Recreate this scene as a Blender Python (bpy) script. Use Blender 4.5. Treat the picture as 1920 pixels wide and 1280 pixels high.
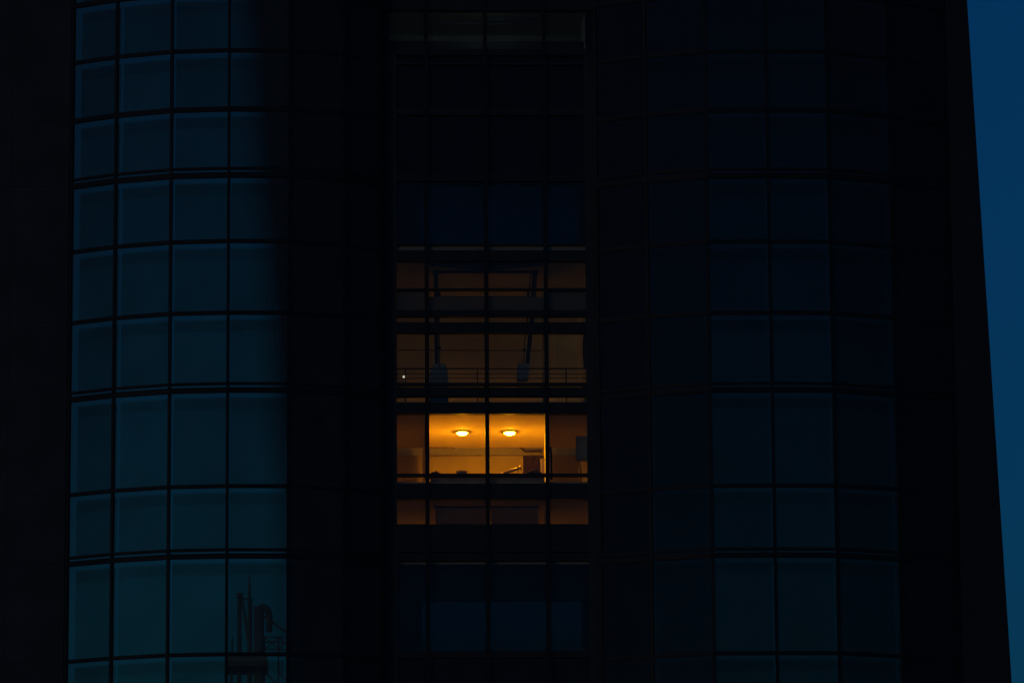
import bpy, math, random
from mathutils import Vector, Matrix
random.seed(7)
for o in list(bpy.data.objects):
    bpy.data.objects.remove(o)
scene = bpy.context.scene
col = scene.collection

# ------------------------------------------------------------------ camera
F = 9000.0                                   # focal length in photo pixels (1920 wide)
CAM = Vector((0.0, -180.0, 1.7))
YAW, PITCH, ROLL = math.radians(2.0), math.radians(12.0), math.radians(-0.42)
fw = Vector((math.sin(YAW)*math.cos(PITCH), math.cos(YAW)*math.cos(PITCH), math.sin(PITCH)))
rt0 = Vector((math.cos(YAW), -math.sin(YAW), 0))
up0 = rt0.cross(fw)
RT = rt0*math.cos(ROLL) + up0*math.sin(ROLL)
UP = -rt0*math.sin(ROLL) + up0*math.cos(ROLL)
cd = bpy.data.cameras.new('camera')
cd.sensor_width = 36.0
cd.lens = F/1920*36.0
cd.clip_start = 1.0
cd.clip_end = 6000.0
cam = bpy.data.objects.new('camera', cd)
col.objects.link(cam)
cam.matrix_world = Matrix(((RT.x, UP.x, -fw.x, CAM.x), (RT.y, UP.y, -fw.y, CAM.y),
                           (RT.z, UP.z, -fw.z, CAM.z), (0, 0, 0, 1)))
scene.camera = cam

# ------------------------------------------------------------------ dusk sky
world = bpy.data.worlds.new('World')
scene.world = world
world.use_nodes = True
wn, wl = world.node_tree.nodes, world.node_tree.links
wn.clear()
sky = wn.new('ShaderNodeTexSky')
sky.sky_type = 'NISHITA'
sky.sun_disc = False
sky.sun_elevation = math.radians(1.0)
sky.sun_rotation = math.radians(215.0)
sky.air_density = 1.0
sky.dust_density = 0.2
sky.ozone_density = 4.0
tint = wn.new('ShaderNodeMix')
tint.data_type = 'RGBA'
tint.blend_type = 'MULTIPLY'
tint.inputs['Factor'].default_value = 1.0
tint.inputs['B'].default_value = (0.09, 0.70, 1.0, 1)
bg = wn.new('ShaderNodeBackground')
bg.inputs['Strength'].default_value = 0.091
wo = wn.new('ShaderNodeOutputWorld')
wl.new(sky.outputs['Color'], tint.inputs['A'])
wl.new(tint.outputs['Result'], bg.inputs['Color'])
wl.new(bg.outputs['Background'], wo.inputs['Surface'])

# last glow of the sun that has just gone, low behind the camera
sl = bpy.data.lights.new('sun', 'SUN')
sl.energy = 0.085
sl.angle = math.radians(12)
sl.color = (1.0, 0.70, 0.62)
sun = bpy.data.objects.new('sun', sl)
col.objects.link(sun)
SUN_ROT, SUN_EL = math.radians(215.0), math.radians(1.0)
sdir = Vector((math.sin(SUN_ROT)*math.cos(SUN_EL), math.cos(SUN_ROT)*math.cos(SUN_EL), math.sin(SUN_EL)))
sun.rotation_euler = sdir.to_track_quat('Z', 'Y').to_euler()

vs = scene.view_settings
vs.view_transform = 'Standard'
vs.look = 'None'
vs.exposure = 0.0
vs.gamma = 1.0
vs.use_curve_mapping = False
scene.render.engine = 'CYCLES'
cy = scene.cycles
cy.max_bounces = 14
cy.diffuse_bounces = 8
cy.glossy_bounces = 4
cy.transparent_max_bounces = 40
cy.sample_clamp_indirect = 8.0
cy.use_denoising = True

# ------------------------------------------------------------------ photo position -> place
def at(u, v, Y):
    d = fw + RT*((u - 960.0)/F) - UP*((v - 640.0)/F)
    return CAM + d*((Y - CAM.y)/d.y)
def XU(u, Y=0.0, v=640.0): return at(u, v, Y).x
def ZV(v, Y=0.0, u=920.0): return at(u, v, Y).z
def VZ(z, Y, u=920.0):                                   # photo row of a height
    x = XU(u, Y); d = Vector((x, Y, z)) - CAM
    return 640 - F*d.dot(UP)/d.dot(fw)

# ------------------------------------------------------------------ materials
def pmat(name, c, rough=0.6, metal=0.0, spec=0.3, noise=0.0, scale=2.0, bump=0.0):
    m = bpy.data.materials.new(name)
    m.use_nodes = True
    n, l = m.node_tree.nodes, m.node_tree.links
    b = n['Principled BSDF']
    b.inputs['Base Color'].default_value = (*c, 1)
    b.inputs['Roughness'].default_value = rough
    b.inputs['Metallic'].default_value = metal
    b.inputs['Specular IOR Level'].default_value = spec
    if noise > 0:
        tc = n.new('ShaderNodeTexCoord')
        t = n.new('ShaderNodeTexNoise')
        t.inputs['Scale'].default_value = scale
        t.inputs['Detail'].default_value = 6
        r = n.new('ShaderNodeValToRGB')
        r.color_ramp.elements[0].position = 0.3
        r.color_ramp.elements[1].position = 0.7
        r.color_ramp.elements[0].color = (*[x*(1-noise) for x in c], 1)
        r.color_ramp.elements[1].color = (*[min(1, x*(1+noise)) for x in c], 1)
        l.new(tc.outputs['Object'], t.inputs['Vector'])
        l.new(t.outputs['Fac'], r.inputs['Fac'])
        l.new(r.outputs['Color'], b.inputs['Base Color'])
        if bump > 0:
            bp = n.new('ShaderNodeBump')
            bp.inputs['Strength'].default_value = bump
            bp.inputs['Distance'].default_value = 0.02
            l.new(t.outputs['Fac'], bp.inputs['Height'])
            l.new(bp.outputs['Normal'], b.inputs['Normal'])
    return m

def glass(name, T, refl=0.02, rough=0.0, mottled=0.0, dust_lift=0.0):
    """tinted sheet: T is what one face lets through, refl what one face mirrors"""
    m = bpy.data.materials.new(name)
    m.use_nodes = True
    n, l = m.node_tree.nodes, m.node_tree.links
    n.clear()
    out = n.new('ShaderNodeOutputMaterial')
    tr = n.new('ShaderNodeBsdfTransparent')
    tr.inputs['Color'].default_value = (*T, 1)
    gl = n.new('ShaderNodeBsdfGlossy')
    gl.inputs['Color'].default_value = (0.9, 0.95, 1.0, 1)
    gl.inputs['Roughness'].default_value = rough
    mx = n.new('ShaderNodeMixShader')
    mx.inputs['Fac'].default_value = refl
    if mottled > 0:
        tc = n.new('ShaderNodeTexCoord')
        t = n.new('ShaderNodeTexNoise')
        t.inputs['Scale'].default_value = 0.5
        t.inputs['Detail'].default_value = 4
        r = n.new('ShaderNodeValToRGB')
        r.color_ramp.elements[0].position = 0.3
        r.color_ramp.elements[1].position = 0.75
        r.color_ramp.elements[0].color = (*[x*(1-mottled) for x in T], 1)
        r.color_ramp.elements[1].color = (*[min(1, x*(1+mottled)) for x in T], 1)
        l.new(tc.outputs['Object'], t.inputs['Vector'])
        l.new(t.outputs['Fac'], r.inputs['Fac'])
        l.new(r.outputs['Color'], tr.inputs['Color'])
    l.new(tr.outputs[0], mx.inputs[1])
    l.new(gl.outputs[0], mx.inputs[2])
    if dust_lift > 0:                                           # dusty diffuse film, added to lift the blacks of the panes
        df = n.new('ShaderNodeBsdfDiffuse')
        df.inputs['Color'].default_value = (0.5, 0.42, 0.40, 1)
        m2 = n.new('ShaderNodeMixShader')
        tc = n.new('ShaderNodeTexCoord'); t = n.new('ShaderNodeTexNoise'); mr = n.new('ShaderNodeMapRange')
        mp = n.new('ShaderNodeMapping'); mp.inputs['Scale'].default_value = (1.0, 1.0, 0.35)
        t.inputs['Scale'].default_value = 1.6; t.inputs['Detail'].default_value = 6
        mr.inputs['To Min'].default_value = dust_lift*.5; mr.inputs['To Max'].default_value = dust_lift*1.5
        l.new(tc.outputs['Object'], mp.inputs['Vector']); l.new(mp.outputs['Vector'], t.inputs['Vector'])
        l.new(t.outputs['Fac'], mr.inputs['Value']); l.new(mr.outputs['Result'], m2.inputs['Fac'])
        l.new(mx.outputs[0], m2.inputs[1]); l.new(df.outputs[0], m2.inputs[2])
        mx = m2
    l.new(mx.outputs[0], out.inputs['Surface'])
    return m

def emit(name, c, s):
    m = bpy.data.materials.new(name)
    m.use_nodes = True
    n, l = m.node_tree.nodes, m.node_tree.links
    n.clear()
    out = n.new('ShaderNodeOutputMaterial')
    e = n.new('ShaderNodeEmission')
    e.inputs['Color'].default_value = (*c, 1)
    e.inputs['Strength'].default_value = s
    l.new(e.outputs[0], out.inputs['Surface'])
    return m

M = dict(
    clad=pmat('dark_cladding', (0.080, 0.058, 0.052), 0.55, 0.0, 0.25, 0.25, 0.6, 0.1),
    frame=pmat('black_frame_metal', (0.035, 0.026, 0.024), 0.5, 0.0, 0.2, 0.2, 3),
    bar=pmat('slab_edge_metal', (0.040, 0.036, 0.034), 0.5, 0.0, 0.25, 0.2, 2),
    screen=glass('inner_screen', (0.75, 0.83, 0.78), 0.004, 0, 0.05),
    header=glass('screen_header', (0.85, 0.87, 0.86), 0.004, 0, 0.03),
    clear=glass('clear_glass', (0.95, 0.95, 0.92), 0.012, dust_lift=0.03),
    dim=glass('smoked_glass', (0.64, 0.64, 0.66), 0.008, dust_lift=0.05),
    dark=pmat('dark_interior', (0.03, 0.03, 0.03), 0.8, 0, 0.1, 0.2, 1),
    plaster=pmat('cream_plaster', (0.64, 0.57, 0.28), 0.8, 0, 0.2, 0.06, 1.2, 0.15),
    upper=pmat('pale_upper_wall', (0.78, 0.86, 0.60), 0.85, 0, 0.15, 0.08, 0.9, 0.2),
    warm=pmat('ochre_wall', (0.60, 0.51, 0.18), 0.85, 0, 0.15, 0.10, 0.9, 0.2),
    wall2=pmat('tan_wall', (0.50, 0.52, 0.38), 0.8, 0, 0.2, 0.08, 1.0, 0.15),
    floor=pmat('timber_floor', (0.55, 0.42, 0.26), 0.5, 0, 0.4, 0.2, 3),
    grey=pmat('grey_paint', (0.34, 0.32, 0.28), 0.6, 0, 0.3, 0.15, 4),
    steel=pmat('dark_steel', (0.045, 0.055, 0.065), 0.45, 0.3, 0.3, 0.2, 6),
    cloth=pmat('dark_cloth', (0.05, 0.05, 0.055), 0.9, 0, 0.1, 0.3, 5, 0.4),
    brown=pmat('brown_card', (0.22, 0.14, 0.08), 0.8, 0, 0.2, 0.2, 4),
    clay=pmat('clay', (0.5, 0.36, 0.26), 0.6, 0, 0.3, 0.1, 6),
    umber=pmat('umber_board', (0.09, 0.06, 0.045), 0.8, 0, 0.15, 0.2, 4),
    pale=pmat('pale_card', (0.75, 0.62, 0.35), 0.6, 0, 0.3, 0.1, 4),
    brass=pmat('brass', (0.80, 0.60, 0.25), 0.35, 0.6, 0.4, 0.1, 8),
    ring=pmat('lamp_ring_metal', (0.20, 0.14, 0.08), 0.45, 0.4, 0.4, 0.1, 8),
    lamp=emit('lamp_glow', (1.0, 0.395, 0.007), 310.0),
    bulb=emit('white_bulb_glow', (1.0, 0.95, 0.7), 0.7),
    dimlight=emit('hidden_fill_glow', (0.80, 1.0, 0.85), 9.0),
    asphalt=pmat('asphalt', (0.05, 0.05, 0.05), 0.9, 0, 0.2, 0.3, 0.8, 0.2),
    stack=pmat('weathered_steel', (0.50, 0.42, 0.40), 0.8, 0, 0.15, 0.3, 0.4, 0.2),
    concrete=pmat('sooty_concrete', (0.02, 0.022, 0.025), 0.85, 0, 0.15, 0.3, 0.4, 0.2),
)

def frost(name, c, tl):
    m = bpy.data.materials.new(name)
    m.use_nodes = True
    n, l = m.node_tree.nodes, m.node_tree.links
    n.clear()
    out = n.new('ShaderNodeOutputMaterial'); d = n.new('ShaderNodeBsdfDiffuse'); t = n.new('ShaderNodeBsdfTranslucent'); mx = n.new('ShaderNodeMixShader')
    d.inputs['Color'].default_value = (*c, 1); t.inputs['Color'].default_value = (*tl, 1)
    mx.inputs['Fac'].default_value = .5
    l.new(d.outputs[0], mx.inputs[1]); l.new(t.outputs[0], mx.inputs[2]); l.new(mx.outputs[0], out.inputs['Surface'])
    return m
M['frost'] = frost('frosted_panel', (.26, .19, .15), (.75, .80, .6))
M['frost_dark'] = frost('blind_fabric', (.20, .15, .12), (.75, .75, .6))

# ------------------------------------------------------------------ mesh helpers
class MB:
    def __init__(s): s.v, s.f = [], []
    def hexa(s, p):                                       # 8 points: bottom ring then top ring
        b = len(s.v); s.v += [tuple(q) for q in p]
        s.f += [tuple(b+i for i in q) for q in ((3,2,1,0),(4,5,6,7),(0,1,5,4),(1,2,6,5),(2,3,7,6),(3,0,4,7))]
        return s
    def box(s, x0, x1, y0, y1, z0, z1):
        return s.hexa([(x0,y0,z0),(x1,y0,z0),(x1,y1,z0),(x0,y1,z0),(x0,y0,z1),(x1,y0,z1),(x1,y1,z1),(x0,y1,z1)])
    def tube(s, pts, r, n=8, cap=True):
        pts = [Vector(p) for p in pts]
        rs = r if isinstance(r, (list, tuple)) else [r]*len(pts)
        b = len(s.v)
        for i, p in enumerate(pts):
            t = (pts[min(i+1, len(pts)-1)] - pts[max(i-1, 0)]).normalized()
            a = t.cross(Vector((0, 0, 1)) if abs(t.z) < .9 else Vector((1, 0, 0))).normalized()
            c = t.cross(a)
            for k in range(n):
                w = 2*math.pi*k/n
                s.v.append(tuple(p + (a*math.cos(w) + c*math.sin(w))*rs[i]))
        for i in range(len(pts)-1):
            for k in range(n):
                k2 = (k+1) % n
                s.f.append((b+i*n+k, b+i*n+k2, b+(i+1)*n+k2, b+(i+1)*n+k))
        if cap:
            s.f.append(tuple(b+k for k in range(n))[::-1])
            s.f.append(tuple(b+(len(pts)-1)*n+k for k in range(n)))
        return s
    def lathe(s, prof, c, n=32):                          # prof: (r, z) list, closed by poles if r = 0
        b = len(s.v); c = Vector(c)
        for r, z in prof:
            for k in range(n):
                w = 2*math.pi*k/n
                s.v.append((c.x+r*math.cos(w), c.y+r*math.sin(w), c.z+z))
        for i in range(len(prof)-1):
            for k in range(n):
                k2 = (k+1) % n
                s.f.append((b+i*n+k, b+i*n+k2, b+(i+1)*n+k2, b+(i+1)*n+k))
        return s
    def build(s, name, mat, parent=None, smooth=False):
        me = bpy.data.meshes.new(name)
        me.from_pydata(s.v, [], s.f)
        me.update()
        me.materials.append(M[mat])
        if smooth:
            for p in me.polygons: p.use_smooth = True
        o = bpy.data.objects.new(name, me)
        col.objects.link(o)
        if parent: o.parent = parent
        return o
def empty(name, parent=None):
    o = bpy.data.objects.new(name, None)
    col.objects.link(o)
    if parent: o.parent = parent
    return o
def tag(o, label, cat, group=None):
    o['label'] = label; o['category'] = cat
    if group: o['group'] = group
    return o
def box(name, mat, parent, *a): return MB().box(*a).build(name, mat, parent)

# ------------------------------------------------------------------ the setting
g = MB().box(-3000, 3000, -3000, 3000, -1.0, 0.0).build('ground', 'asphalt'); g['kind'] = 'structure'

# ------------------------------------------------------------------ the tower
tower = tag(empty('office_tower'), 'dark office tower with curved glazed bays and one orange lit window', 'building')
YB = -2.0                                                 # front of the bays
# bay rows in photo pixels on the front plane: solid bars as (top, bottom)
BARS = [(-236, -226), (-126, -116), (-18, -9), (91, 98), (200, 209), (313, 318), (322.5, 333), (448, 455.5), (582, 589.5),
        (716, 721), (725.5, 735.5), (907, 914), (1027, 1032.5), (1036.5, 1046), (1222, 1229), (1340, 1345), (1349, 1360), (1540, 1548)]
BARZ = [(ZV(b, YB, 480), ZV(t, YB, 480)) for t, b in BARS]           # (low, high)
ZTOP = BARZ[0][1]; ZBOT = BARZ[-1][0]
ROOF = ZTOP + 9.0

def bay(name, verts, paint):
    """verts: (photo column, depth) from left to right; paint(col,row) -> materials of pane and screen"""
    root = empty(name, tower)
    P = [Vector((XU(u, y), y, 0)) for u, y in verts]
    nf = len(P)-1
    for i, p in enumerate(P):                              # mullions, one at each corner
        a = (P[i]-P[i-1]).normalized() if i else (P[1]-P[0]).normalized()
        b = (P[i+1]-P[i]).normalized() if i < nf else a
        t = (a+b).normalized(); nrm = Vector((t.y, -t.x, 0))
        w, d0, d1 = 0.055, 0.06, -0.09
        q = [p-t*w+nrm*d0, p+t*w+nrm*d0, p+t*w+nrm*d1, p-t*w+nrm*d1]
        MB().hexa([(c.x, c.y, ZBOT-.3) for c in q]+[(c.x, c.y, ZTOP+.3) for c in q]).build('mullion', 'frame', root)
    for i in range(nf):
        a, b = P[i], P[i+1]
        t = (b-a).normalized(); nrm = Vector((t.y, -t.x, 0))
        a2, b2 = a+t*0.058, b-t*0.058
        for lo, hi in BARZ:                                # transoms and slab edges
            d0, d1 = (0.04, -0.07) if hi-lo < .17 else (0.05, -0.08)
            q = [a2+nrm*d0, b2+nrm*d0, b2+nrm*d1, a2+nrm*d1]
            MB().hexa([(c.x, c.y, lo) for c in q]+[(c.x, c.y, hi) for c in q]).build('transom', 'frame', root)
        for r in range(len(BARZ)-1):
            z1 = BARZ[r][0]-.003; z0 = BARZ[r+1][1]+.003
            pm, sm, hm = paint(i, r)
            q = [a2+nrm*.0, b2+nrm*.0, b2-nrm*.02, a2-nrm*.02]
            MB().hexa([(c.x, c.y, z0) for c in q]+[(c.x, c.y, z1) for c in q]).build('pane', pm, root)
            if sm and z1-z0 > .4:
                dd = 0.48
                a3, b3 = a+t*.09-nrm*dd, b-t*.12-nrm*dd
                q = [a3, b3, b3-nrm*.02, a3-nrm*.02]
                MB().hexa([(c.x, c.y, z0-.02) for c in q]+[(c.x, c.y, z1-.08) for c in q]).build('screen', sm, root)
                if hm:
                    q = [a3-nrm*.04, b3-nrm*.04, b3-nrm*.06, a3-nrm*.06]
                    MB().hexa([(c.x, c.y, z1-.52) for c in q]+[(c.x, c.y, z1-.13) for c in q]).build('screen_header', hm, root)
    return root, P

LV = [(131, -0.05), (214, -1.0), (318.5, -1.75), (427.5, -2.0), (541, -1.96), (646, -1.45), (716, -0.55)]
RV = [(1122, -0.35), (1216, -1.25), (1330, -1.93), (1446, -2.0), (1562, -1.93), (1680, -1.08), (1784, -0.05)]
def vrow(r): return (BARS[r][1]+BARS[r+1][0])/2
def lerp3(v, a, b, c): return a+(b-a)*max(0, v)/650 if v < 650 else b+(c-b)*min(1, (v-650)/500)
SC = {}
def sheet(base, T, f, refl=.004, dust_lift=0.0):                          # sheets tinted by a brightness factor, made once each
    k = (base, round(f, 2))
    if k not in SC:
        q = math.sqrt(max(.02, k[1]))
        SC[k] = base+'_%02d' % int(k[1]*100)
        M[SC[k]] = glass(SC[k], tuple(t*q for t in T), refl, 0, .04, dust_lift)
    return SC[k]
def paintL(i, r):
    f = lerp3(vrow(r), .50, .76, 1.0)*(.74, 1.0, .93, .85, .09, .05)[i]*(1+random.uniform(-.09, .09))  # rows dim upward, last columns dark: brightness gradient put into the tint
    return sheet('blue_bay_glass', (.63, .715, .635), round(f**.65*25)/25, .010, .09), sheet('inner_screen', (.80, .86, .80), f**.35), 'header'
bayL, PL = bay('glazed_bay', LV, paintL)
bayR, PR = bay('glazed_bay', RV, lambda i, r: ('dim', 'screen', 'header'))
bayL['label'] = 'curved bay of blue panes that lets the dusk sky through'
bayR['label'] = 'curved bay of nearly black smoked panes'

# cladding: wall slabs behind and panels in front, joints 2 cm
ROWS = sorted([(b[0]+b[1])/2 for b in BARZ if b[1]-b[0] > .12] + [0.0, 4.0, 8.0, 12.0, 16.0, ROOF])
ROWS = [z for k, z in enumerate(ROWS) if k == 0 or z-ROWS[k-1] > .5]
def edge_x(z):                                             # the battered right-hand corner
    p, q = at(1813, 0, 0), at(1897, 1280, 0)
    return q.x + (p.x-q.x)*(z-q.z)/(p.z-q.z)
def clad(x0, x1f, y0=-0.06, ncol=1, mat='clad'):
    for z0, z1 in zip(ROWS, ROWS[1:]):
        e0 = x1f(z0) if callable(x1f) else x1f
        e1 = x1f(z1) if callable(x1f) else x1f
        for k in range(ncol):
            c = lambda e, j: x0 + (e-x0)*j/ncol
            l0, r0, l1, r1 = c(e0, k)+.005, c(e0, k+1)-.005, c(e1, k)+.005, c(e1, k+1)-.005
            zz0, zz1 = z0+.005, z1-.005
            MB().hexa([(l0,y0,zz0),(r0,y0,zz0),(r0,.02,zz0),(l0,.02,zz0),(l1,y0,zz1),(r1,y0,zz1),(r1,.02,zz1),(l1,.02,zz1)]).build('cladding_panel', mat, tower)
XL0 = XU(-420)
clad(XL0, PL[0].x-.10, ncol=5)
clad(PL[-1].x+.10, XU(723), ncol=1)
clad(XU(1119.5), PR[0].x-.08, ncol=1)
clad(PR[-1].x+.10, edge_x, ncol=1, mat='bar')
box('wall', 'dark', tower, XL0, PL[0].x-.08, .022, .45, 0, ROOF)
box('wall', 'dark', tower, PL[-1].x+.08, XU(723), .022, .3, 0, ROOF)
box('wall', 'dark', tower, XU(1119.5), PR[0].x-.06, .022, .3, 0, ROOF)
MB().hexa([(PR[-1].x+.08,.022,0),(edge_x(0)-.02,.022,0),(edge_x(0)-.02,9,0),(PR[-1].x+.08,9,0),
           (PR[-1].x+.08,.022,ROOF),(edge_x(ROOF)-.02,.022,ROOF),(edge_x(ROOF)-.02,9,ROOF),(PR[-1].x+.08,9,ROOF)]).build('side_wall', 'dark', tower)
box('wall', 'dark', tower, PL[0].x-.05, PL[-1].x+.05, .3, .6, 0, ZBOT-.3)
box('wall', 'dark', tower, PR[0].x-.05, PR[-1].x+.05, .3, .6, 0, ZBOT-.3)
box('wall', 'dark', tower, PL[0].x-.05, PL[-1].x+.05, .3, .6, ZTOP+.3, ROOF)
box('wall', 'dark', tower, PR[0].x-.05, PR[-1].x+.05, .3, .6, ZTOP+.3, ROOF)
# rear glazing of the two bays
YR = 3.0
RZ = [ZBOT-2] + sorted(ZV(v, YB)+.35 for v in (1228, 1040, 910, 731, 586, 452, 325, 205, 95, -15)) + [ZTOP+4]
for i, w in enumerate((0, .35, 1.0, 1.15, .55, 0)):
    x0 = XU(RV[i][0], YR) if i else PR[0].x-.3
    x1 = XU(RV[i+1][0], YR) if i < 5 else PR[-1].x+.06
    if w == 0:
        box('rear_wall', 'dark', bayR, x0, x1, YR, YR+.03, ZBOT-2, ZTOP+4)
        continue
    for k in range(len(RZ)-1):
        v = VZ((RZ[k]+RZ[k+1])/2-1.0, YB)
        m = sheet('rear_smoked_glass', (.62, .685, .60), w*lerp3(v, .16, .45, .72)*(1+random.uniform(-.08, .08)), .006)  # sky falloff by row and column put into the rear tint
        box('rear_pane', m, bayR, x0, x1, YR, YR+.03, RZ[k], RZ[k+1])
box('return_wall', 'dark', tower, PL[-1].x+.12, PL[-1].x+.30, .31, 8.0, 0, ROOF)
box('return_wall', 'dark', tower, PR[0].x-.34, PR[0].x-.16, .31, 8.0, 0, ROOF)

# ------------------------------------------------------------------ the middle strip
mid = empty('central_glazing', tower)
XA, XB = XU(744), XU(1099.5)                              # opening between the jambs
YG = 0.10
ZM = lambda v, Y=0.0: ZV(v, Y)
MUL = [800.5, 912.5, 1024.5]
ztop, zbot = ZM(-140), ZM(1440)
for u in MUL:
    x = XU(u)
    box('mullion', 'frame', mid, x-.078, x+.078, -.10, .16, zbot, ztop)
# jambs: wide for most of the height, narrow beside the top row of windows
zj = ZM(100)
for x0, x1, xe0, xe1 in ((XU(723), XA, XU(723), XU(725.5)), (XB, XU(1119.5), XU(1117.5), XU(1119.5))):
    box('jamb', 'clad', mid, x0, x1, -.02, .28, 0, zj)
    box('jamb', 'clad', mid, xe0, xe1, -.02, .28, zj+.004, ZM(12))
    box('jamb', 'clad', mid, x0, x1, -.02, .28, ZM(12)+.004, ROOF)
# bars across: (top, bottom, kind)
MB_ROWS = [(-120, -95, 's'), (-20, 20, 's'), (92, 104, 's'), (117, 122, 't'), (204, 216, 's'), (328, 340, 's'), (457, 460, 't'), (469, 489, 's'),
           (540, 544.5, 't'), (581, 592.5, 's'), (604, 624, 's'), (717, 722.7, 't'), (725.7, 742.5, 's'), (754, 775, 's'), (887, 893, 't'),
           (906, 936, 's'), (982, 1034, 's'), (1036, 1050, 's'), (1220, 1232, 's'), (1345, 1360, 's')]
xs = [None]+[XU(u) for u in MUL]+[None]
for k, (t, b, kind) in enumerate(MB_ROWS):
    wide = t < 100
    l, r = (XU(725.5), XU(1117.5)) if wide and t > -50 else (XA, XB)
    for i in range(4):
        x0 = l+.003 if i == 0 else xs[i]+.080
        x1 = r-.003 if i == 3 else xs[i+1]-.080
        y0, y1 = (-.03, .30) if kind == 's' else (-.02, .15)
        box('spandrel' if kind == 's' else 'transom', 'bar', mid, x0, x1, y0, y1, ZM(b, y0), ZM(t, y0))
        if k+1 < len(MB_ROWS):
            v1, v0 = b, MB_ROWS[k+1][0]
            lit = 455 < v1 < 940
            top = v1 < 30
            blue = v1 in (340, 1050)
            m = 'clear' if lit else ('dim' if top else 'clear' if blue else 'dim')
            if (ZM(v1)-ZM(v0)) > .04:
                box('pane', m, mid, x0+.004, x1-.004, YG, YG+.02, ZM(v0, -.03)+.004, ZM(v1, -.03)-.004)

# ------------------------------------------------------------------ rooms behind the middle strip
rooms = empty('interior', tower)
WX0, WX1 = PL[-1].x+.32, PR[0].x-.36                       # side walls
def ydepth(vhead, vjoint, y0=.3):                          # how deep a ceiling starting at vhead runs to show its end at vjoint
    z = ZM(vhead, -.03)
    lo, hi = .5, 30
    for _ in range(50):
        m_ = (lo+hi)/2
        if VZ(z, m_) < vjoint: lo = m_
        else: hi = m_
    return lo
zC = ZM(775, -.03)                                         # ceiling of the lit room
YC = ydepth(775, 839)                                      # its far edge
YBACK = YC + 2.2
zCf = ZM(900, -.03); zDc = ZM(936, -.03)
zBf = ZM(750, -.03); zAc = ZM(489, -.03)
zDf = ZM(1040, -.03)
print('ceiling depth', YC, 'heights', zDf, zDc, zCf, zC, zBf, zAc)
box('ceiling', 'plaster', rooms, WX0, WX1, .31, YC, zC, zC+.14)
box('floor', 'floor', rooms, WX0, WX1, .31, YC, zC+.143, zBf)
box('ceiling', 'wall2', rooms, WX0, WX1, .31, YBACK-.023, zAc, zAc+.3)
box('floor', 'floor', rooms, WX0, WX1, .31, YC-1.2, zDc+.14, zCf)
box('ceiling', 'wall2', rooms, WX0, WX1, .31, YC-1.2, zDc, zDc+.137)
box('floor', 'floor', rooms, WX0, WX1, .31, YBACK, zDf-.3, zDf)
box('back_wall', 'warm', rooms, WX0, WX1, YBACK, YBACK+.3, zDf-.3, zC+.1)
box('back_wall', 'upper', rooms, WX0, WX1, YBACK-.02, YBACK+.3, zC+.103, zAc+.3)
box('wall_ledge', 'warm', rooms, WX0, WX1, YBACK-.10, YBACK-.003, zCf, ZM(855, YBACK))
box('side_wall', 'upper', rooms, WX0-.15, WX0-.003, .31, YBACK+.3, zDf-.3, zAc+.3)
box('side_wall', 'upper', rooms, WX1+.003, WX1+.15, .31, YBACK+.3, zDf-.3, zAc+.3)
xp0, xp1 = XU(801), XU(1025)
xf = XU(1018.5, YC)+.06
def party(xn, xe):                                         # thin party wall; unseen low opening added to light the side rooms
    xm = lambda y: xn+(xe-xn)*(y-.31)/(YC-.31)
    for y0, y1, zl in ((.31, 2.3, zCf+.003), (2.303, YC-.003, zCf+.32)):
        a_, b_ = xm(y0), xm(y1)
        MB().hexa([(a_-.06,y0,zl),(a_+.06,y0,zl),(b_+.06,y1,zl),(b_-.06,y1,zl),
                   (a_-.06,y0,zC-.003),(a_+.06,y0,zC-.003),(b_+.06,y1,zC-.003),(b_-.06,y1,zC-.003)]).build('partition', 'plaster', rooms)
    box('partition', 'plaster', rooms, xe-.06, xe+.06, YC, YBACK-.55, zCf+.003, zBf)
party(xp0, xp0)
party(xp1, xf)
box('partition', 'plaster', rooms, xp1-.06, xp1+.06, .31, 3.0, zBf+.003, zAc-.003)
box('partition', 'plaster', rooms, xp1-.06, xp1+.06, .31, 3.0, zDf+.003, zDc-.003)
# dark storeys above
box('blackout_wall', 'dark', rooms, WX0, WX1, 1.2, 1.3, ZM(326, 1.2)-.3, ZM(96, 1.2)+.4)
# storeys that show a smoked strip of sky through the rear
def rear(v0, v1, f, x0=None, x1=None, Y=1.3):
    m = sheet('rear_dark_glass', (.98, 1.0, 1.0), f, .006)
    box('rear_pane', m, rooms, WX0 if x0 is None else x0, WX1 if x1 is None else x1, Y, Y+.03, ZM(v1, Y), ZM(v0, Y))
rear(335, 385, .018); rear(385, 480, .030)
box('floor', 'dark', rooms, WX0, WX1, .31, 1.29, ZM(462, -.03), ZM(462, -.03)+.1)
box('ceiling', 'dark', rooms, WX0, WX1, .31, 1.29, ZM(334, -.03), ZM(334, -.03)+.15)
box('sill', 'clay', rooms, XA, XB, .13, .29, ZM(469, .13)-.05, ZM(460.5, .13))
box('floor', 'dark', rooms, WX0, WX1, .31, 1.29, ZM(1224, -.03), ZM(1224, -.03)+.15)
xr0, xr1 = XU(764, 1.3), XU(1102, 1.3)
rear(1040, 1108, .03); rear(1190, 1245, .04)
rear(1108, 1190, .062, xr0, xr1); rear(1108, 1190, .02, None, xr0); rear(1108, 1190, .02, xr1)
box('blackout_wall', 'dark', rooms, WX0, WX1, 1.2, 1.3, 0, ZM(1240, 1.2))
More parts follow.
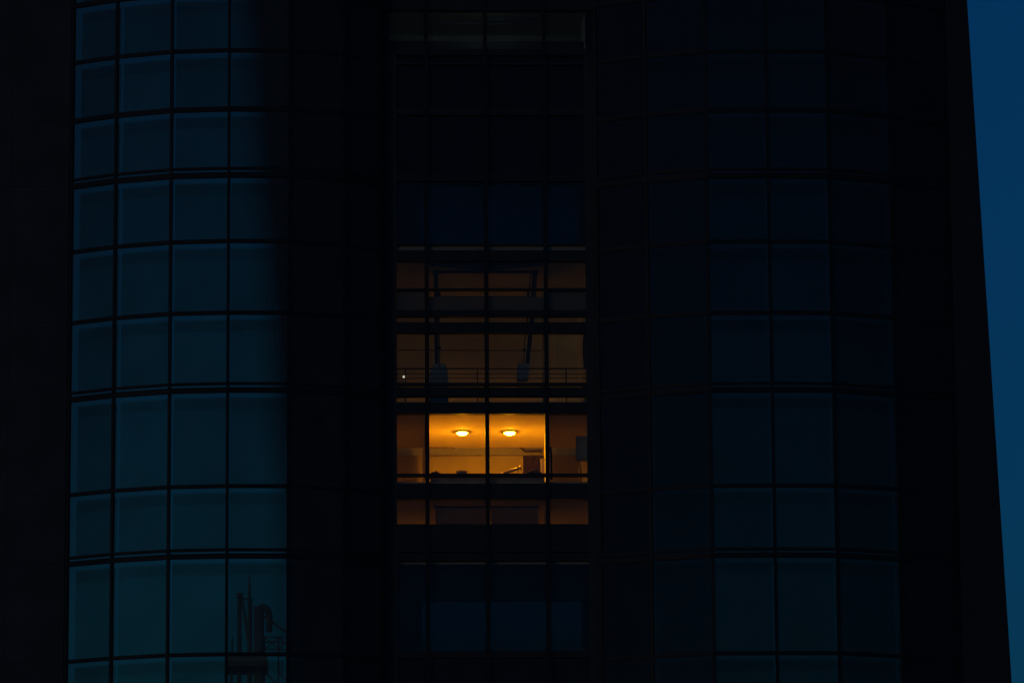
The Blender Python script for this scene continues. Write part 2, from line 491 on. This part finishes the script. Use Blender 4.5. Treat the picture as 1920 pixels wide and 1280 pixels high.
# top storey, faintly lit
zEc, zEf = ZM(18, -.03), ZM(98, -.03)
box('ceiling', 'plaster', rooms, WX0, WX1, .31, 5, zEc+.35, zEc+.5)
box('floor', 'dark', rooms, WX0, WX1, .31, 5, zEf-.12, zEf)
box('back_wall', 'wall2', rooms, WX0, WX1, 5, 5.2, zEf-.1, zEc+.5)
box('side_wall', 'wall2', rooms, WX0-.15, WX0-.003, .31, 5.2, zEf-.1, zEc+.5)
box('side_wall', 'wall2', rooms, WX1+.003, WX1+.15, .31, 5.2, zEf-.1, zEc+.5)
box('blackout_wall', 'dark', rooms, WX0, WX1, 1.2, 1.3, zEc+.51, ROOF)
rf = box('roof', 'dark', tower, XL0, edge_x(ROOF), .0, 9.0, ROOF+.003, ROOF+.4)

# ------------------------------------------------------------------ things inside
# ceiling lamps
for k, (u, v) in enumerate(((866.5, 811), (955.5, 811))):
    Y = ydepth(775, v-2.0)
    p = Vector((XU(u, Y, v), Y, zC))
    L = tag(empty('ceiling_lamp'), ('round lit ceiling lamp in the left pane of the orange window', 'round lit ceiling lamp in the right pane of the orange window')[k], 'lamp', 'ceiling lamps in the lit room')
    R = 0.35
    MB().lathe([(0, -.003), (R*.93, -.003), (R, -.01), (R, -.034), (R*.95, -.044), (R*.60, -.047)], p, 40).build('rim', 'ring', L, True)
    MB().lathe([(R*.60, -.045), (R*.57, -.08), (R*.47, -.11), (R*.28, -.13), (0, -.136)], p, 40).build('diffuser', 'lamp', L, True)

ysill = 0.55
def pt(u, v, Y): return at(u, v, Y)
# work table behind the sill, things on it
zt = ZM(888.5, .5)
T = tag(empty('work_table'), 'long dark table along the sill of the orange window', 'table')
xt0, xt1 = XU(805), XU(1019.5)
box('table_top', 'cloth', T, xt0, xt1, .36, 1.25, zt-.05, zt)
box('front_panel', 'grey', T, xt0+.02, xt1-.02, .37, .395, zCf+.003, zt-.053)
for x in (xt0+.08, xt1-.08):
    for y in (.44, 1.18):
        box('leg', 'steel', T, x-.03, x+.03, y-.03, y+.03, zCf, zt-.053)
c = pt(866, 888, .62)
B = MB().lathe([(0, 0), (.13, 0), (.15, .012), (.20, .06), (.225, .105), (.23, .125), (.215, .12), (.19, .07), (.12, .02), (0, .018)], (c.x, .62, zt+.001), 32).build('bowl', 'clay', None, True)
tag(B, 'shallow brown bowl on the sill of the orange window', 'bowl')
a, b = pt(938, 887.5, .7), pt(972, 878, .7)
hz = zt+.03
H = tag(empty('horn'), 'pale horn-shaped tube lying tilted on the sill left of the brown cabinet', 'horn')
a = Vector((a.x, .7, zt+.03))
MB().tube([a, a+(b-a)*.25, a+(b-a)*.55, a+(b-a)*.88, b], [.022, .05, .07, .05, .04], 14).build('tube', 'brass', H, True)
d = (b-a).normalized()
MB().tube([b, b+d*.05, b+d*.09, b+d*.10], [.04, .06, .11, .115], 14, False).build('bell', 'brass', H, True)
MB().tube([b-d*.02, (b.x-.02, .7, zt+.002)], .012, 8).build('stand', 'steel', H)
def drape(name, u0, u1, vpk, Y, label):
    x0, x1 = XU(u0, Y), XU(u1, Y); n = 22; s = MB(); zp = ZM(vpk, Y)-zt
    rows = 8
    for j in range(rows+1):
        for i in range(n+1):
            f = i/n; g2 = j/rows
            h = max(0, math.sin(math.pi*f))**1.4*math.sin(math.pi*g2)**.7
            h *= zp*(1+.18*math.sin(9*f+3*g2)+.1*math.sin(23*f))
            s.v.append((x0+(x1-x0)*f, Y-.15+.3*g2+.02*math.sin(14*f), zt+.004+max(0, h)))
    for j in range(rows):
        for i in range(n):
            q = j*(n+1)+i
            s.f.append((q, q+1, q+n+2, q+n+1))
    o = s.build(name, 'cloth', None, True)
    md = o.modifiers.new('thickness', 'SOLIDIFY'); md.thickness = .01; md.offset = 1
    tag(o, label, 'cloth'); return o
drape('crumpled_cloth', 803.5, 826, 883, .55, 'small dark crumpled cloth in the left corner of the orange window')
drape('crumpled_cloth', 980, 1016, 880.5, .55, 'dark crumpled cloth heaped below the brown cabinet')
# brown cabinet and lit box
x0, x1 = XU(979, 2.2), XU(1018, 2.2)
K = tag(empty('cabinet'), 'brown cabinet standing at the right of the orange lit room', 'cabinet')
zk = ZM(853.5, 2.2)
box('body', 'umber', K, x0, x1, 2.2, 2.75, zCf+.003, zk)
xm = (x0+x1)/2
for p0, p1 in ((x0+.02, xm-.006), (xm+.006, x1-.02)):
    dr = box('door', 'umber', K, p0, p1, 2.17, 2.197, zCf+.08, zk-.03)
    box('handle', 'steel', dr, (p1 if p0 < xm-.1 and p1 < xm else p0)-.04 if p1 < xm else p0+.02, (p1-.02) if p1 < xm else p0+.04, 2.15, 2.168, zCf+1.1, zCf+1.25)
x0, x1 = XU(1012.5, 1.5), XU(1019.5, 1.5)
P_ = tag(empty('carton'), 'narrow pale carton catching light beside the brown cabinet', 'box')
zc = ZM(861, 1.5)
box('body', 'pale', P_, x0, x1, 1.5, 1.85, zCf+.003, zc)
box('lid', 'pale', P_, x0-.012, x1+.012, 1.488, 1.862, zc+.002, zc+.03)
# pipes
def pipe(name, uv, Y, r, label, mat='steel'):
    o = MB().tube([pt(u, v, Y) for u, v in uv], r, 10).build(name, mat, None, True)
    return tag(o, label, 'pipe')
pipe('ceiling_pipe', [(974, 838.5), (977.5, 839.5), (981, 843), (984, 846), (1000, 846.3), (1018.5, 845.5)], YBACK-.14, .04, 'bent dark pipe under the ceiling above the brown cabinet', 'brown')
pipe('ceiling_pipe', [(806, 838.6), (830, 839), (853, 840)], YC-.12, .022, 'thin straight pipe on the far wall behind the left lamp', 'brown')
pipe('standing_pipe', [(1030.5, 838), (1032.5, 841), (1033.5, 850), (1033.8, 880), (1033.8, 900)], 1.0, .045, 'dark upright pipe just right of the orange panes')
# box on the right wall with a cable
W = tag(empty('wall_unit'), 'grey box hung at the right edge of the dim side room', 'box')
x0, x1 = XU(1078.5, 1.6), XU(1100, 1.6)
z0, z1 = ZM(861, 1.6), ZM(817.5, 1.6)
box('housing', 'grey', W, x0, x1, 1.6, 1.95, z0, z1)
box('bracket', 'steel', W, x1+.002, WX1-.002, 1.7, 1.85, z1-.3, z1-.1)
box('cover', 'grey', W, x0+.03, x1-.03, 1.575, 1.597, z0+.10, z1-.05)
MB().tube([(x0+.12, 1.7, z0+.005), (x0+.13, 1.7, z0-.15), (x0+.17, 1.7, z0-.5), (x0+.17, 1.7, zCf+.01)], .018, 8).build('cable', 'steel', W, True)
MB().lathe([(0, 0), (.05, 0), (.05, -.05), (.03, -.07), (0, -.07)], (x0+.12, 1.7, z0-.001), 14).build('plug', 'grey', W)

# railing of the upper room
RL = tag(empty('railing'), 'thin metal railing across the window above the orange one', 'railing')
yr = .75
xr0, xr1 = XU(735, yr), XU(1108, yr)
for v, r in ((691, .028), (701, .014), (709, .014)):
    z = ZM(v, yr)
    MB().tube([(xr0, yr, z), (xr1, yr, z)], r, 8).build('rail', 'steel', RL)
for u in (760, 894.5, 1061):
    x = XU(u, yr)
    box('post', 'steel', RL, x-.022, x+.022, yr+.03, yr+.075, zBf+.002, ZM(690, yr))
# hoist frame in the double-height room
G = tag(empty('hoist_frame'), 'tall dark portal frame rising through the dim room above', 'frame')
yg = 1.7
lp = [pt(817.5, 508, yg), pt(817.5, 600, yg), pt(818.5, 690, yg)]
MB().tube(lp, [.085, .075, .07], 10).build('post', 'steel', G, True)
rp = [pt(1003, 508, yg), pt(997, 600, yg), pt(988, 690, yg)]
MB().tube(rp, [.10, .09, .08], 10).build('post', 'steel', G, True)
MB().tube([pt(817.5, 509.5, yg), pt(1003, 509.5, yg)], .055, 10).build('crossbar', 'steel', G, True)
for u in (818, 1003):
    c = pt(u, 508, yg)
    box('joint_block', 'steel', G, c.x-.13, c.x+.13, yg-.12, yg+.12, c.z-.12, c.z+.13)
for uv, r in (([(823, 545), (823.5, 640), (823.5, 690)], .022), ([(994, 515), (991, 580), (984, 640), (982, 690)], .022)):
    MB().tube([pt(u, v, yg-.15) for u, v in uv], r, 8).build('cable', 'steel', G, True)
MB().tube([pt(823, 556, yg-.15), pt(992, 556, yg-.15)], .016, 8).build('spreader', 'steel', G)
for u, v in ((823.5, 551), (990.5, 551), (824, 652), (983, 656)):
    c = pt(u, v, yg-.15)
    MB().lathe([(0, -.06), (.05, -.06), (.065, 0), (.05, .06), (0, .06)], c, 12).build('pulley', 'steel', G, True)
# counterweights of the frame
for k, (u0, u1, v0, n_) in enumerate(((806, 840, 681, 0), (968.5, 993, 681, 1))):
    Y = 1.5
    x0, x1 = XU(u0, Y), XU(u1, Y)
    zt2 = ZM(v0, Y); zb = zBf+.003
    o = MB()
    if k == 0:
        zm_ = zt2-.33
        o.hexa([(x0,Y,zb),(x1,Y,zb),(x1,Y+.6,zb),(x0,Y+.6,zb),(x0,Y,zm_),(x1,Y,zm_),(x1,Y+.6,zm_),(x0,Y+.6,zm_)])
        o.hexa([(x0+.02,Y+.01,zm_+.002),(x1-.02,Y+.01,zm_+.002),(x1-.02,Y+.59,zm_+.002),(x0+.02,Y+.59,zm_+.002),
                (x0+.13,Y+.05,zt2),(x1-.07,Y+.05,zt2),(x1-.07,Y+.5,zt2),(x0+.13,Y+.5,zt2)])
    else:
        zm_ = ZM(711, Y)
        o.hexa([(x0,Y,zm_),(x1-.08,Y,zm_),(x1-.08,Y+.5,zm_),(x0,Y+.5,zm_),(x0+.03,Y,zt2),(x1,Y,zt2),(x1,Y+.5,zt2),(x0+.03,Y+.5,zt2)])
    o = o.build('counterweight', 'grey', None)
    tag(o, ('grey stepped weight block at the foot of the left post', 'grey tapered weight block hanging at the foot of the leaning right post')[k], 'weight', 'weight blocks of the portal frame')
# sagging awning above the crossbar
s = MB(); n = 28
ya = 0.40
for j in range(2):
    for i in range(n+1):
        u = 806+(1018-806)*i/n; f = 1-abs(2*i/n-1)
        s.v.append(tuple(pt(u, 488 if j == 0 else 498.5+7.5*math.sin(f*math.pi/2)**1.2, ya)))
for i in range(n): s.f.append((i, i+1, n+2+i, n+1+i))
o = s.build('sagging_banner', 'cloth', None, True)
md = o.modifiers.new('thickness', 'SOLIDIFY'); md.thickness = .03
tag(o, 'dark sagging cloth slung over the portal frame crossbar', 'cloth')
# wire and hanging coat
w = MB().tube([pt(746, 656, 4.5), pt(880, 656.8, 4.5), pt(1017, 657, 4.5)], .018, 6).build('wire', 'steel')
tag(w, 'thin wire strung across the dim room behind the portal frame', 'wire')
s = MB(); n = 14
ring = []
for j, (v, wd) in enumerate(((620, .10), (640, .22), (660, .25), (676, .17), (690, .12))):
    for k in range(n):
        a_ = 2*math.pi*k/n
        c = pt(1097, v, 1.3)
        rr = wd*.42*(1+.15*math.sin(3*a_+j))
        s.v.append((c.x+rr*math.cos(a_), 1.3+rr*.6*math.sin(a_), c.z))
for j in range(4):
    for k in range(n):
        s.f.append((j*n+k, j*n+(k+1) % n, (j+1)*n+(k+1) % n, (j+1)*n+k))
o = s.build('hanging_cloth', 'cloth', None, True)
tag(o, 'dark cloth hanging at the right jamb of the upper window', 'cloth')
# grey balustrade panels of the upper pane
for i in range(4):
    x0 = (XA+.02 if i == 0 else xs[i]+.085); x1 = (XB-.02 if i == 3 else xs[i+1]-.085)
    box('balustrade_panel', 'frost', mid, x0, x1, .20, .22, ZM(582, .2), ZM(546 if i in (0, 3) else 556.5, .2))
# blinds in the pane under the orange window
for k, (u0, u1) in enumerate(((815, 907.5), (919, 1006))):
    o = tag(empty('roller_blind'), ('dark blind behind the left middle pane under the orange window', 'dark blind behind the right middle pane under the orange window')[k], 'blind', 'blinds under the orange window')
    x0, x1 = XU(u0, .6), XU(u1, .6)
    box('sheet', 'frost_dark', o, x0, x1, .6, .61, ZM(986, .6), ZM(951.5, .6))
    MB().tube([(x0-.02, .6, ZM(950, .6)), (x1+.02, .6, ZM(950, .6))], .035, 10).build('roller', 'steel', o)
    for x in (x0-.02, x1+.02):
        box('bracket', 'steel', o, x-.012, x+.012, .57, .63, ZM(950, .6)+.02, zDc-.002)
# small white bulb
c = pt(757, 706, .66)
S = tag(empty('indicator_lamp'), 'tiny white lamp beside the leftmost railing post', 'lamp')
MB().lathe([(0, .05), (.03, .04), (.045, .0), (.03, -.04), (0, -.05)], c, 16).build('bulb', 'bulb', S, True)
box('holder', 'steel', S, c.x-.02, c.x+.02, c.y, c.y+.06, c.z-.10, c.z-.045)
# unseen lamp added to light the top storey faintly
E_ = tag(empty('hidden_fill_light'), 'unseen dim light added above the faint top windows', 'lamp')
xe = XU(912); 
box('tray', 'grey', E_, xe-1.0, xe+1.0, .33, .62, zEc+.29, zEc+.347)
box('tube', 'dimlight', E_, xe-.95, xe+.95, .36, .56, zEc+.22, zEc+.288)
# duct in the top storey
Dk = tag(empty('air_duct'), 'dark duct run under the ceiling of the faint top windows', 'duct')
MB().tube([pt(823, 24, 1.8), pt(826, 44, 1.8), pt(898, 45, 1.8)], .03, 8).build('branch', 'steel', Dk)
MB().tube([pt(915, 36, 1.8), pt(1010, 36, 1.8)], .05, 8).build('trunk', 'steel', Dk)
MB().tube([pt(915, 46, 1.8), pt(1000, 46, 1.8), pt(1003, 40, 1.8)], .03, 8).build('branch', 'steel', Dk)

# ------------------------------------------------------------------ beyond the tower, seen through the blue bay
YN = 60.0
def nline(v): return 486 + (578-486)*v/1280.0
nb = tag(empty('neighbouring_tower'), 'black leaning-edged tower visible through the blue glazed bay', 'building')
s = MB()
zt_, zb_ = ZV(-700, YN, 480), 0.0
p, q = at(nline(0), 0, YN), at(nline(1280), 1280, YN)
ex = lambda z: q.x+(p.x-q.x)*(z-q.z)/(p.z-q.z)
xr_ = XU(790, YN)
s.hexa([(ex(zb_),YN,zb_),(xr_,YN,zb_),(xr_,YN+25,zb_),(ex(zb_),YN+25,zb_),(ex(zt_),YN,zt_),(xr_,YN,zt_),(xr_,YN+25,zt_),(ex(zt_),YN+25,zt_)])
s.build('body', 'concrete', nb)
for k, f in enumerate((.14, .30, .48, .66, .80, .92)):  # graded strips added to blur the dark edge into the sky
    m = sheet('soft_edge_strip', (1, 1, 1), f, .004)
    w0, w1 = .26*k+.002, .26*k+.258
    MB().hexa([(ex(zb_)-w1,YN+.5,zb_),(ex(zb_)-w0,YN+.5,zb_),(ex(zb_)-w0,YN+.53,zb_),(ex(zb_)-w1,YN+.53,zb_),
               (ex(zt_)-w1,YN+.5,zt_),(ex(zt_)-w0,YN+.5,zt_),(ex(zt_)-w0,YN+.53,zt_),(ex(zt_)-w1,YN+.53,zt_)]).build('soft_edge_strip', m, nb)
z = 6.0
while z < zt_-3:
    MB().hexa([(ex(z)+.4,YN-.25,z),(xr_,YN-.25,z),(xr_,YN-.004,z),(ex(z)+.4,YN-.004,z),(ex(z)+.4,YN-.25,z+.8),(xr_,YN-.25,z+.8),(xr_,YN-.004,z+.8),(ex(z)+.4,YN-.004,z+.8)]).build('floor_band', 'bar', nb)
    z += 3.4

YS = 45.0
st = tag(empty('industrial_stack'), 'dark chimney stacks with mast and pipework in the lowest blue panes', 'chimney')
def stack(u0, u1, v0, name='chimney', cap=0):
    x0, x1 = XU(u0, YS, 1200), XU(u1, YS, 1200); r = (x1-x0)/2; c = ((x0+x1)/2, YS, 0); zt3 = ZV(v0, YS, 470)
    MB().tube([(c[0], YS, 0), (c[0], YS, zt3)], [r*1.15, r], 16).build(name, 'stack', st, True)
    if cap: MB().lathe([(0, .0), (r*1.5, 0), (r*1.5, .22), (0, .22)], (c[0], YS, zt3-.12), 16).build('cap', 'stack', st)
    return c[0], r, zt3
stack(444.5, 453, 1115, cap=1)
xb, rb, zb3 = stack(464, 473, 1121)
stack(476, 495, 1137)
MB().tube([(xb-.03, YS, zb3-.1), (xb-.03, YS, ZV(1097, YS, 468)), (xb-.03, YS, ZV(1078, YS, 468))], [.09, .06, .02], 8).build('antenna', 'stack', st)
MB().tube([pt(u, v, YS) for u, v in ((484, 1139), (493, 1136), (500, 1140), (504, 1148), (505, 1160), (505, 1184))], [.12, .16, .17, .17, .16, .14], 10).build('pipe_bend', 'stack', st, True)
MB().tube([pt(495, 1155, YS), pt(560, 1200, YS)], .06, 6).build('guy_cable', 'stack', st)
MB().tube([pt(454, 1119, YS), pt(464, 1124, YS)], .05, 6).build('guy_cable', 'stack', st)
MB().tube([pt(454, 1121, YS), pt(466, 1200, YS)], [.06, .10], 6).build('strut', 'stack', st)
for v in (1193, 1203, 1216):
    MB().tube([pt(494, v, YS), pt(560, v+1, YS)], .035, 6).build('gantry_rail', 'stack', st)
for u in (496, 522, 548):
    MB().tube([pt(u, 1193, YS), pt(u, 1300, YS)], .045, 6).build('gantry_post', 'stack', st)
for u in (496, 522):
    MB().tube([pt(u, 1193, YS), pt(u+26, 1216, YS)], .03, 6).build('brace', 'stack', st)
    MB().tube([pt(u+26, 1193, YS), pt(u, 1216, YS)], .03, 6).build('brace', 'stack', st)
    MB().tube([pt(u, 1258, YS), pt(u+26, 1285, YS)], .04, 6).build('brace', 'stack', st)
p0, p1 = pt(424, 1256, YS), pt(502, 1238, YS)
box('platform', 'stack', st, p0.x, p1.x, YS-1.5, YS+1.5, p0.z, p1.z)
MB().tube([pt(433, 1300, YS), pt(436, 1195, YS)], [.09, .04], 6).build('mast', 'stack', st)
